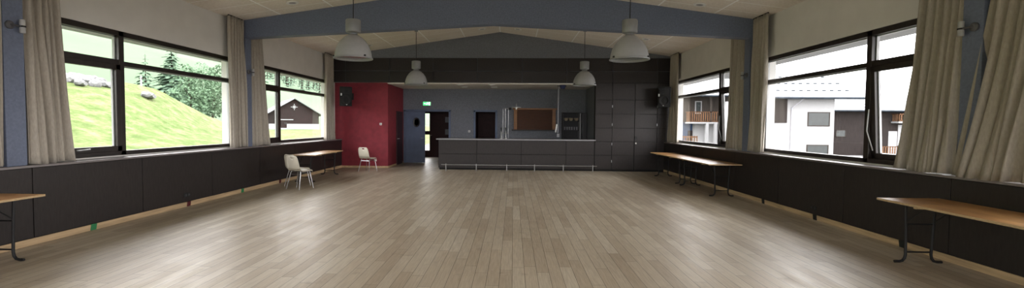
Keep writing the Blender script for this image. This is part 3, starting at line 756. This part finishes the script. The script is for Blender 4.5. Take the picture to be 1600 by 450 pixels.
curtain('R', (9.93, 10.53), (9.98, 10.54), 5, 'taupe curtain on the near side of the far right post', 8, shift=.03)
curtain('R', (10.83, 11.50), (10.82, 11.56), 6, 'taupe curtain on the far side of the far right post', 9)
curtain('R', (15.25, 15.98), (15.15, 16.0), 6, 'taupe curtain at the far right corner behind the right loudspeaker', 10)

# coloured blocks in the baseboard notches, sockets in the cladding
def calb(y, side): return CL if side == 'L' else CR
blk0 = None
for y, side, c, l in ((6.50, 'L', 'green_tag', 'small green block in the left baseboard, nearest of the four'),
                      (8.50, 'L', 'red_tag', 'small dark red block in the left baseboard under the first window'),
                      (10.25, 'L', 'green_tag', 'small green block in the left baseboard under the far left post'),
                      (11.95, 'L', 'red_tag', 'small dark red block in the left baseboard behind the pair of chairs'),
                      (9.72, 'R', 'dark_tag', 'small black notch block in the right baseboard nearest the end of the tables'),
                      (8.08, 'R', 'dark_tag', 'small black notch block in the middle of the right baseboard'),
                      (6.30, 'R', 'dark_tag', 'small black notch block in the right baseboard near the folding table'),
                      (4.72, 'R', 'dark_tag', 'small black notch block in the right baseboard at the lower right corner')):
    x = CL-.004 if side == 'L' else CR+.004
    b = MB().prism([(y-.05, 0), (y+.04, 0), (y+.055, .088), (y-.035, .088)], 0, x-.012, x+.012).build('baseboard_block', c, bevel=.003, origin=(x, y, 0))
    tag(b, l, 'block')
for x, y, z, s, l in ((CL, 8.45, .22, 1, 'black double socket low on the left cladding'), (CR, 8.12, .20, -1, 'black double socket low on the right cladding')):
    t = thing('wall_socket', l, 'socket', (x, y, z))
    MB().box(min(x, x+s*.01), max(x, x+s*.01), y-.08, y+.08, z-.04, z+.04).build('plate', 'dark_tag', t, bevel=.003)
    for q_ in (-.04, .04): MB().lathe([(0, 0), (.026, 0), (.026, .006), (.02, .003), (0, .003)], n=16).xform(Matrix.Translation((x+s*.01, y+q_, z)) @ RYm(s*R(90))).build('outlet', 'shelf_dark', t, smooth=True)

# ================================================================== OUTSIDE
def sm(t): t = max(0., min(1., t)); return t*t*(3-2*t)
def terr(x, y):
    if x > -7: return -.3 if x < 7 else -.3-1.2*sm((x-7)/10)
    d = -x
    h = -.3+.62*sm((d-8)/6)
    K = ((10, 4.2), (24, 3.6), (30, 3.85), (31.1, 3.95), (34.3, 3.7), (35.6, 3.2), (37.5, 2.45), (38.9, 1.95), (41, 1.5), (42, 1.15), (46, .4), (50, 0))
    yr = y*27/d; A = K[0][1] if yr < 10 else 0
    for (ya, va), (yb, vb) in zip(K, K[1:]):
        if ya <= yr < yb: A = va+(vb-va)*(yr-ya)/(yb-ya)
    h += A*sm((d-14.5)/12)*(1-.35*sm((d-30)/18))
    h += .10*math.sin(x*.9+y*.5)*math.sin(y*.7-x*.3)*sm((d-15)/4)
    if d > 62: h += .30*(d-62)*(1+.10*math.sin(y*.006+1)+.05*math.sin(y*.02+x*.015)) * sm((d-62)/60+.15)
    return h
def axis_pts(a, b, n, p):
    return [a+(b-a)*(i/n)**p for i in range(n+1)]
m = MB()
xs = [-v for v in axis_pts(7.0, 700, 90, 2.6)][::-1] + [8, 12, 20, 60, 150]
ys = [-60, -30, -15, -5] + axis_pts(0, 60, 60, 1) + [62+i*6 for i in range(20)] + axis_pts(190, 1600, 26, 1.5)
grid = [[m.bm.verts.new((x, y, terr(x, y))) for y in ys] for x in xs]
for i in range(len(xs)-1):
    for j in range(len(ys)-1): m.bm.faces.new((grid[i][j], grid[i+1][j], grid[i+1][j+1], grid[i][j+1]))
o = structure(m.build('ground_hillside', 'grass', smooth='all'))
o.data.materials.append(MATS['far_meadow']); o.data.materials.append(MATS['asphalt'])
for p in o.data.polygons:
    if p.center.x < -40: p.material_index = 1
    elif p.center.x > -8: p.material_index = 2
# pale path below the left windows, yard on the right
m = MB(); P_ = [(-14.6, y) for y in range(-5, 60, 2)]
for i in range(len(P_)-1):
    y0, y1 = P_[i][1], P_[i+1][1]
    for x0, x1 in ((-14.6, -13.4), (-13.4, -12.2)):
        v = [m.bm.verts.new((a, b, terr(a, b)+c)) for c in (.0, .03) for a, b in ((x0, y0), (x1, y0), (x1, y1), (x0, y1))]
        m.bm.faces.new(v[4:]);
structure(m.build('ground_path', 'asphalt'))

# trees
def conifer(name, H, Rr, seed, layers, per, m_='spruce', crown0=.06, shape=1.0, parent=None):
    rnd = random.Random(seed)
    t = thing(name, '', 'tree')
    MB().tube([(0, 0, -.5), (0, 0, H*.5), (0, 0, H*.97)], [H*.018, H*.011, H*.002], 8).build('trunk', 'trunk', t, smooth=True)
    m = MB()
    for L in range(layers):
        f = L/(layers-1); z = H*(crown0+(1-crown0)*f); r = Rr*(1-f)**shape*rnd.uniform(.85, 1.1)+H*.008
        k = max(5, int(per*(1-.6*f)))
        for q in range(k):
            a = 2*math.pi*(q+rnd.random())/k; rr = r*rnd.uniform(.7, 1.12); dr = rr*rnd.uniform(.12, .38)
            ca, sa = math.cos(a), math.sin(a); w = max(rr*.30, H*.012)
            def P(fr_, side, dz=0): return (ca*rr*fr_-sa*side, sa*rr*fr_+ca*side, z-dr*fr_**1.4+dz)
            pts = [(0, .0), (.3, .55), (.42, .28), (.62, .8), (.72, .3), (.88, .45), (1.0, 0)]
            up = [m.bm.verts.new(P(p, s*w)) for p, s in pts]; dn = [m.bm.verts.new(P(p, -s*w, -.02*rr)) for p, s in pts[1:-1]]
            md = [m.bm.verts.new(P(p, 0, .10*rr*(1-p))) for p, s in pts[1:-1]]
            ch = [up[0]]+md+[up[-1]]
            for i in range(6):
                for edge in (up, [up[0]]+dn+[up[-1]]):
                    vs = []
                    for v_ in (ch[i], ch[i+1], edge[i+1], edge[i]):
                        if v_ not in vs: vs.append(v_)
                    if len(vs) > 2:
                        try: m.bm.faces.new(vs)
                        except ValueError: pass
    m.build('foliage', m_, t)
    return t
def broadleaf(H, Rr, seed, n=1500):
    rnd = random.Random(seed); t = thing('leafy_tree', '', 'tree')
    tr = MB().tube([(0, 0, -.5), (.1, 0, H*.3), (0, .1, H*.6)], [H*.025, H*.018, H*.008], 8)
    for k in range(5):
        a = k*1.3; tr.tube([(0, 0, H*(.3+.05*k)), (math.cos(a)*Rr*.5, math.sin(a)*Rr*.5, H*(.5+.06*k))], [H*.01, H*.004], 6)
    tr.build('trunk', 'trunk', t, smooth=True)
    m = MB(); cl = [(rnd.uniform(-.6, .6)*Rr, rnd.uniform(-.6, .6)*Rr, H*rnd.uniform(.25, .92), Rr*rnd.uniform(.28, .5)) for _ in range(26)]
    for c in cl:
        sh = 1-abs(c[2]/H-.5)*.9
        for _ in range(n//26):
            d = Vector((rnd.gauss(0, 1), rnd.gauss(0, 1), rnd.gauss(0, 1))).normalized()*c[3]*rnd.uniform(.6, 1.05)
            p = Vector((c[0]*sh, c[1]*sh, c[2]))+d; s = H*.022*rnd.uniform(.7, 1.3)
            a = Vector((rnd.gauss(0, 1), rnd.gauss(0, 1), rnd.gauss(0, 1))).normalized(); b = a.orthogonal().normalized()
            m.bm.faces.new([m.bm.verts.new(p+a*s), m.bm.verts.new(p+b*s), m.bm.verts.new(p-a*s), m.bm.verts.new(p-b*s)])
    m.build('foliage', 'leafy', t)
    return t
HH = 1.6
def hray(px, py=194.5):      # direction of sight through a point of the photograph
    return Matrix((tuple(_x), tuple(_d), tuple(_z))) @ Vector((px-PPX, -(py-PPY), -F))
def ray_pt(px, X):           # y on the plane x = X in the vertical plane of column px
    d = hray(px); return X/d.x*d.y
big = conifer('spruce_tree', 13.8, 4.7, 3, 30, 18)
G = 'trees on the slope behind the mound'
x = -57; y = ray_pt(270, x); big.location = (x, y, terr(x, y)-.1); big['label'] = 'tallest pointed spruce in the middle of the large left window'; big['group'] = G
small = conifer('spruce_tree', 8.6, 2.9, 9, 18, 14)
x = -52; y = ray_pt(229, x); small.location = (x, y, terr(x, y)); small['label'] = 'small bushy spruce left of the tallest one, behind the grass mound'; small['group'] = G
larch = broadleaf(9.5, 3.4, 5)
for i, (px, x, s, l) in enumerate(((298, -44, .75, 'leafy tree just right of the tallest spruce'), (314, -64, 1.2, 'leafy tree between the tallest spruce and the curtain, second of the leafy row'),
                                   (333, -46, .78, 'low leafy tree near the right end of the large left window'), (350, -66, 1.35, 'tall pale leafy tree at the right end of the large left window'))):
    y = ray_pt(px, x); t_ = larch if i == 0 else dup(larch, (0, 0, 0)); t_.location = (x, y, terr(x, y)); t_.scale = (s, s, s)
    t_.rotation_euler = (0, 0, i*1.7); t_['label'] = l; t_['group'] = G
# forest on the far slope (two window views)
far = conifer('spruce_tree', 16, 3.4, 12, 9, 7)
rnd = random.Random(8); G = 'conifers of the far slope forest'; cnt = 0; used = []
for k in range(900):
    px = rnd.uniform(408, 512); x = -rnd.uniform(130, 330); y = ray_pt(px, x)
    # the edge of the wood runs down to the right
    if rnd.random() > .2+.8*sm((px-405)/60) : continue
    zt = terr(x, y); el = (zt-1.6)/math.hypot(y, 0)*720
    row = 194.5-el
    if row > 150+(px-440)*.35: continue
    if cnt >= 130 or any(math.hypot(x-a, y-b) < 8.6 for a, b in used): continue
    used.append((x, y))
    t_ = far if cnt == 0 else dup(far, (0, 0, 0)); cnt += 1
    s = rnd.uniform(.75, 1.15); t_.location = (x, y, zt-.5); t_.scale = (s, s, s); t_.rotation_euler = (0, 0, rnd.random()*6)
    t_['label'] = 'dark conifer in the wood high on the slope behind the barn'; t_['group'] = G

# utility pole near the small spruce
x = -48; y = ray_pt(222, x)
pl = thing('utility_pole', 'thin pale pole left of the small bushy spruce', 'pole', (x, y, terr(x, y)))
MB().tube([(x, y, terr(x, y)-.3), (x, y, terr(x, y)+4.6)], [.14, .09], 10).build('shaft', 'plaster_out', pl, smooth=True)
MB().box(x-.3, x+.3, y-.05, y+.05, terr(x, y)+4.2, terr(x, y)+4.32).build('crossarm', 'timber_grey', pl)

# boulders along the top of the mound
def boulder(seed):
    rnd = random.Random(seed); bm = bmesh.new(); bmesh.ops.create_icosphere(bm, subdivisions=2, radius=.5)
    for v in bm.verts:
        p = v.co.copy(); v.co *= 1+.22*math.sin(p.x*9+seed)*math.cos(p.y*8+seed*2)+rnd.uniform(-.08, .08); v.co.z *= .62; v.co.x *= 1.15
    m = MB(); m.bm.free(); m.bm = bm
    return m.build('boulder', 'rock', smooth=True)
protos = [boulder(s) for s in (1, 2, 3, 4)]; rnd = random.Random(4)
words = ['lowest', 'low', 'middle', 'upper']
n = 0
for k in range(52):
    row = k % 4; y = 24.4+(k//4)*.86+(row % 2)*.43+rnd.uniform(-.06, .06); x = -23.7-.84*row
    if y > ray_pt(173-row*7, x): continue
    o = protos[n] if n < 4 else protos[rnd.randrange(4)].copy()
    if n >= 4: COL.objects.link(o)
    s = rnd.uniform(.60, .68)
    o.location = (x, y, terr(x, y)+.12); o.scale = (s, s*rnd.uniform(.9, 1.1), s*rnd.uniform(.9, 1.3)); o.rotation_euler = (rnd.uniform(-.2, .2), rnd.uniform(-.2, .2), rnd.random()*6)
    tag(o, 'grey-white boulder of the rock heap on top of the grass mound', 'rock', 'boulders of the rock heap'); n += 1
o = protos[0].copy(); COL.objects.link(o); x = -22.5; y = ray_pt(232, x); o.location = (x, y, terr(x, y)+.1); o.scale = (1, .8, .7); del o['group']
tag(o, 'single pale boulder lying alone halfway down the grass mound', 'rock')

# barn
def barn():
    cx, cy = -43.5, 90.0; g = terr(cx, cy)
    t = thing('barn', 'brown timber barn with pale base and gable roof beyond the left windows', 'building', (cx, cy, g))
    M = Matrix.Translation((cx, cy, 0)) @ RZ(R(36))
    def b(m_, name, mt, bev=0, par=None): return m_.xform(M).build(name, mt, par or t)
    hw_, D = 4.7, 11; z0, ze, zr = .3, 3.4, 6.3
    m = MB(); m.box(-hw_, hw_, 0, D, z0-.6, z0+1.1); b(m, 'base_wall', 'plaster_out')
    m = MB(); m.prism([(-hw_, z0+1.1), (hw_, z0+1.1), (hw_, ze), (0, zr), (-hw_, ze)], 1, .05, D); b(m, 'timber_wall', 'timber_dark')
    for s in (-1, 1):
        m = MB(); sl = (zr-ze)/hw_; m.prism([(0, zr+.05), (s*(hw_+.7), ze-.7*sl+.05), (s*(hw_+.7), ze-.7*sl+.19), (0, zr+.19)], 1, -.8, D+.6)
        b(m, 'roof', 'barn_roof')
    m = MB()
    for k in range(4):
        m.obox((0, -.02-.012*k, zr-1.55), (1.25 if k % 2 == 0 else .7, .03, .11), RYm(R(45*k)))
    b(m, 'star_ornament', 'plaster_out')
    m = MB(); m.box(-3.4, -.2, -.05, .05, z0+1.85, z0+2.0); b(m, 'lintel', 'plaster_out')
    m = MB(); m.box(-3.4, -1.4, -.03, .05, z0+.3, z0+1.1); b(m, 'door', 'timber_dark')
barn()

# ---- right-hand houses
def fac(px, py, Y):     # point of the plane y = Y behind pixel column / row
    d = hray(px, py); k = Y/d.y; return d.x*k, 1.6+d.z*k
def chalet_white():
    Y = 38.
    xL, xW = fac(1190, 200, Y)[0], fac(1303, 200, Y)[0]; zE = fac(1250, 153, Y)[1]; g = -1.6
    t = thing('white_chalet', 'white rendered chalet with dark timber patch and two square windows beyond the right window', 'building', (xW-3, Y, g))
    MB().box(xL, xW, Y, Y+6.5, g, zE).build('wall', 'plaster_out', t)
    x1 = fac(1235, 0, Y)[0]; MB().box(xL-.03, x1, Y-.06, Y, fac(1220, 192, Y)[1], zE-.05).build('timber_panel', 'timber_dark', t)
    xr = fac(1345, 153, Y)[0]
    m = MB(); m.prism([(Y-.9, zE-.12), (Y-.9, zE+.06), (Y+5.5, zE+3.0), (Y+5.5, zE+2.8)], 0, xL-.3, xr); m.prism([(Y+5.5, zE+2.8), (Y+5.5, zE+3.0), (Y+7, zE+2.4), (Y+7, zE+2.2)], 0, xL-.3, xr)
    m.build('roof', 'roof_out', t)
    m = MB(); m.tube([(xL-.3, Y-.95, zE-.06), (xr, Y-.95, zE-.06)], .09, 8); m.build('gutter', 'roof_dark', t, smooth=True)
    sg = MB()
    for r_ in range(3):
        for k in range(12):
            xx = xL+.6*k+.25*(r_ % 2); yy = Y+.2+1.5*r_; zz = zE+.06+(yy-Y+.9)*.459
            sg.box(xx, xx+.25, yy, yy+.06, zz, zz+.10)
    sg.build('snow_guard', 'roof_dark', t)
    p = MB(); xa, xb = fac(1250, 0, Y)[0], fac(1242, 0, Y)[0]
    p.tube([(xa, Y-.9, zE-.1), (xa, Y-.5, zE-.3), (xb, Y-.08, zE-.8), (xb, Y-.08, g)], .05, 8); p.build('downpipe', 'board_grey', t, smooth=True)
    for a, b, c, d in ((1262, 1296, 175, 197.5), (1260, 1293.5, 226, 248), (1192, 1208, 202, 214)):
        x0, z1 = fac(a, c, Y); x1, z0 = fac(b, d, Y)
        f = MB(); w = .07
        f.box(x0, x1, Y-.05, Y, z0, z0+w).box(x0, x1, Y-.05, Y, z1-w, z1).box(x0, x0+w, Y-.05, Y, z0+w, z1-w).box(x1-w, x1, Y-.05, Y, z0+w, z1-w)
        wn_ = f.build('window', 'timber_grey', t); MB().box(x0+w, x1-w, Y-.03, Y-.02, z0+w, z1-w).build('pane', 'glass_dark', wn_)
chalet_white()
def timber_wing():
    Y = 47.; x0 = fac(1302, 0, Y)[0]; x1 = fac(1450, 0, Y)[0]; zE = fac(1360, 173, Y)[1]; g = -1.6; zb = fac(1340, 243, Y)[1]
    t = thing('timber_chalet_wing', 'dark vertical-boarded chalet wing with slate-grey roof right of the white chalet', 'building', ((x0+x1)/2, Y, g))
    MB().box(x0, x1, Y, Y+8, zb, zE).build('timber_wall', 'timber_dark', t)
    MB().box(x0, x1, Y, Y+8, g, zb).build('base_wall', 'plaster_out', t)
    m = MB(); m.prism([(Y-.8, zE-.1), (Y-.8, zE+.06), (Y+8, zE+3.6), (Y+8, zE+3.4)], 0, x0-.3, x1+1); m.build('roof', 'roof_out', t)
    m = MB(); m.tube([(x0-.3, Y-.85, zE-.04), (x1+1, Y-.85, zE-.04)], .08, 8); m.build('gutter', 'roof_dark', t, smooth=True)
    sg = MB()
    for r_ in range(3):
        for k in range(26):
            xx = x0+.45*k+.2*(r_ % 2); yy = Y-.2+.9*r_; zz = zE+.06+(yy-Y+.8)*.402
            sg.box(xx, xx+.32, yy, yy+.05, zz, zz+.05)
    sg.build('snow_guard', 'roof_dark', t)
    for a, b, c, d in ((1306, 1321, 203, 214),):
        xa, za = fac(a, c, Y); xb, zb_ = fac(b, d, Y)
        f = MB(); w = .06
        f.box(xa, xb, Y-.05, Y, zb_, zb_+w).box(xa, xb, Y-.05, Y, za-w, za).box(xa, xa+w, Y-.05, Y, zb_, za).box(xb-w, xb, Y-.05, Y, zb_, za)
        wn_ = f.build('window', 'timber_grey', t); MB().box(xa+w, xb-w, Y-.03, Y-.02, zb_+w, za-w).build('pane', 'glass_dark', wn_)
    xa, za = fac(1388, 205, Y); xb, zb_ = fac(1400, 240, Y); MB().box(xa, xb, Y-.05, Y, zb_, za).build('door', 'plaster_out', t)
    xa, za = fac(1403, 195, Y); xb, zb_ = fac(1420, 228, Y); MB().box(xa, xb, Y-.05, Y, zb_, za).build('door', 'plaster_out', t)
    balcony(t, fac(1400, 0, Y)[0], x1, Y, fac(1410, 190, Y)[1], fac(1410, 178, Y)[1], .9)
    balcony(t, fac(1362, 0, Y)[0], fac(1412, 0, Y)[0], Y, fac(1385, 243, Y)[1], fac(1385, 228, Y)[1], .9)
def balcony(t, x0, x1, Y, z0, z1, dep):
    b = MB().box(x0, x1, Y-dep, Y, z0-.16, z0).build('balcony_slab', 'plaster_out', t)
    m = MB(); m.box(x0, x1, Y-dep, Y-dep+.06, z1-.08, z1).box(x0, x1, Y-dep, Y-dep+.06, z0+.05, z0+.12)
    m.box(x0, x0+.06, Y-dep, Y, z1-.08, z1)
    n_ = int((x1-x0)/.22)
    for k in range(n_+1):
        x = x0+(x1-x0-.09)*k/max(1, n_); m.box(x, x+.09, Y-dep, Y-dep+.04, z0, z1)
    for k in range(int(dep/.22)): m.box(x0, x0+.04, Y-dep+.22*k, Y-dep+.22*k+.09, z0, z1)
    m.build('railing', 'balcony_wood', t)
timber_wing()
def chalet_balcony():
    Y = 50.; x0 = fac(1066, 200, Y)[0]; x1 = fac(1160, 0, Y)[0]; zE = fac(1110, 151, Y)[1]; g = -1.6; zs = fac(1110, 191, Y)[1]
    t = thing('balcony_chalet', 'chalet with weathered timber storey and wooden balcony beyond the far right window', 'building', ((x0+x1)/2, Y, g))
    MB().box(x0, x1, Y, Y+9, zs, zE).build('timber_wall', 'timber_grey', t)
    MB().box(fac(1090, 0, Y)[0], x1, Y, Y+9, g, zs).build('base_wall', 'plaster_out', t)
    MB().box(x0, fac(1090, 0, Y)[0], Y+.6, Y+9, g, zs).build('blue_wall', 'blue_out', t)
    m = MB(); m.prism([(Y-1.8, zE-.1), (Y-1.8, zE+.08), (Y+6, zE+3.3), (Y+6, zE+3.1)], 0, x0-.8, x1+1); m.build('roof', 'roof_out', t)
    m = MB(); m.tube([(x0-.8, Y-1.85, zE-.03), (x1+1, Y-1.85, zE-.03)], .09, 8); m.build('gutter', 'roof_dark', t, smooth=True)
    z1 = fac(1110, 175, Y)[1]
    balcony(t, fac(1075, 0, Y)[0], x1, Y, zs, z1, 1.3)
    for px in (1106, 1132):
        x = fac(px, 0, Y)[0]; MB().box(x, x+.18, Y-1.3, Y-1.12, zs, zE).build('post', 'timber_grey', t)
    xa, za = fac(1078, 204, Y); xb, zb_ = fac(1090, 226, Y); MB().box(xa, xb, Y+.52, Y+.6, g, za).build('door', 'timber_dark', t)
    xa, za = fac(1086, 158, Y); xb, zb_ = fac(1096, 175, Y); wn_ = MB().box(xa, xb, Y-.05, Y, zs+.9, za).build('window', 'plaster_out', t); MB().box(xa+.1, xb-.1, Y-.07, Y-.055, zs+1., za-.1).build('pane', 'glass_dark', wn_)
    for px in (1100, 1113):
        x = fac(px, 0, Y)[0]; MB().box(x, x+.28, Y-1.3, Y-1.02, g, zs-.16).build('pillar', 'plaster_out', t)
chalet_balcony()
def chalet_fence():
    Y = 44.; x0 = fac(1062, 0, Y)[0]; x1 = fac(1095, 0, Y)[0]; z0 = -1.6; z1 = fac(1078, 213, Y)[1]
    t = thing('garden_fence', 'low wooden fence in front of the blue wall of the balcony chalet', 'fence', ((x0+x1)/2, Y, z0))
    m = MB().box(x0, x1, Y, Y+.05, z1-.12, z1).box(x0, x1, Y, Y+.05, z1-.7, z1-.6); m.build('rail', 'balcony_wood', t)
    p = MB()
    for k in range(9): p.box(x0+(x1-x0-.08)*k/8, x0+(x1-x0-.08)*k/8+.08, Y-.03, Y+.05, z0, z1+.04)
    p.build('pickets', 'balcony_wood', t)
chalet_fence()
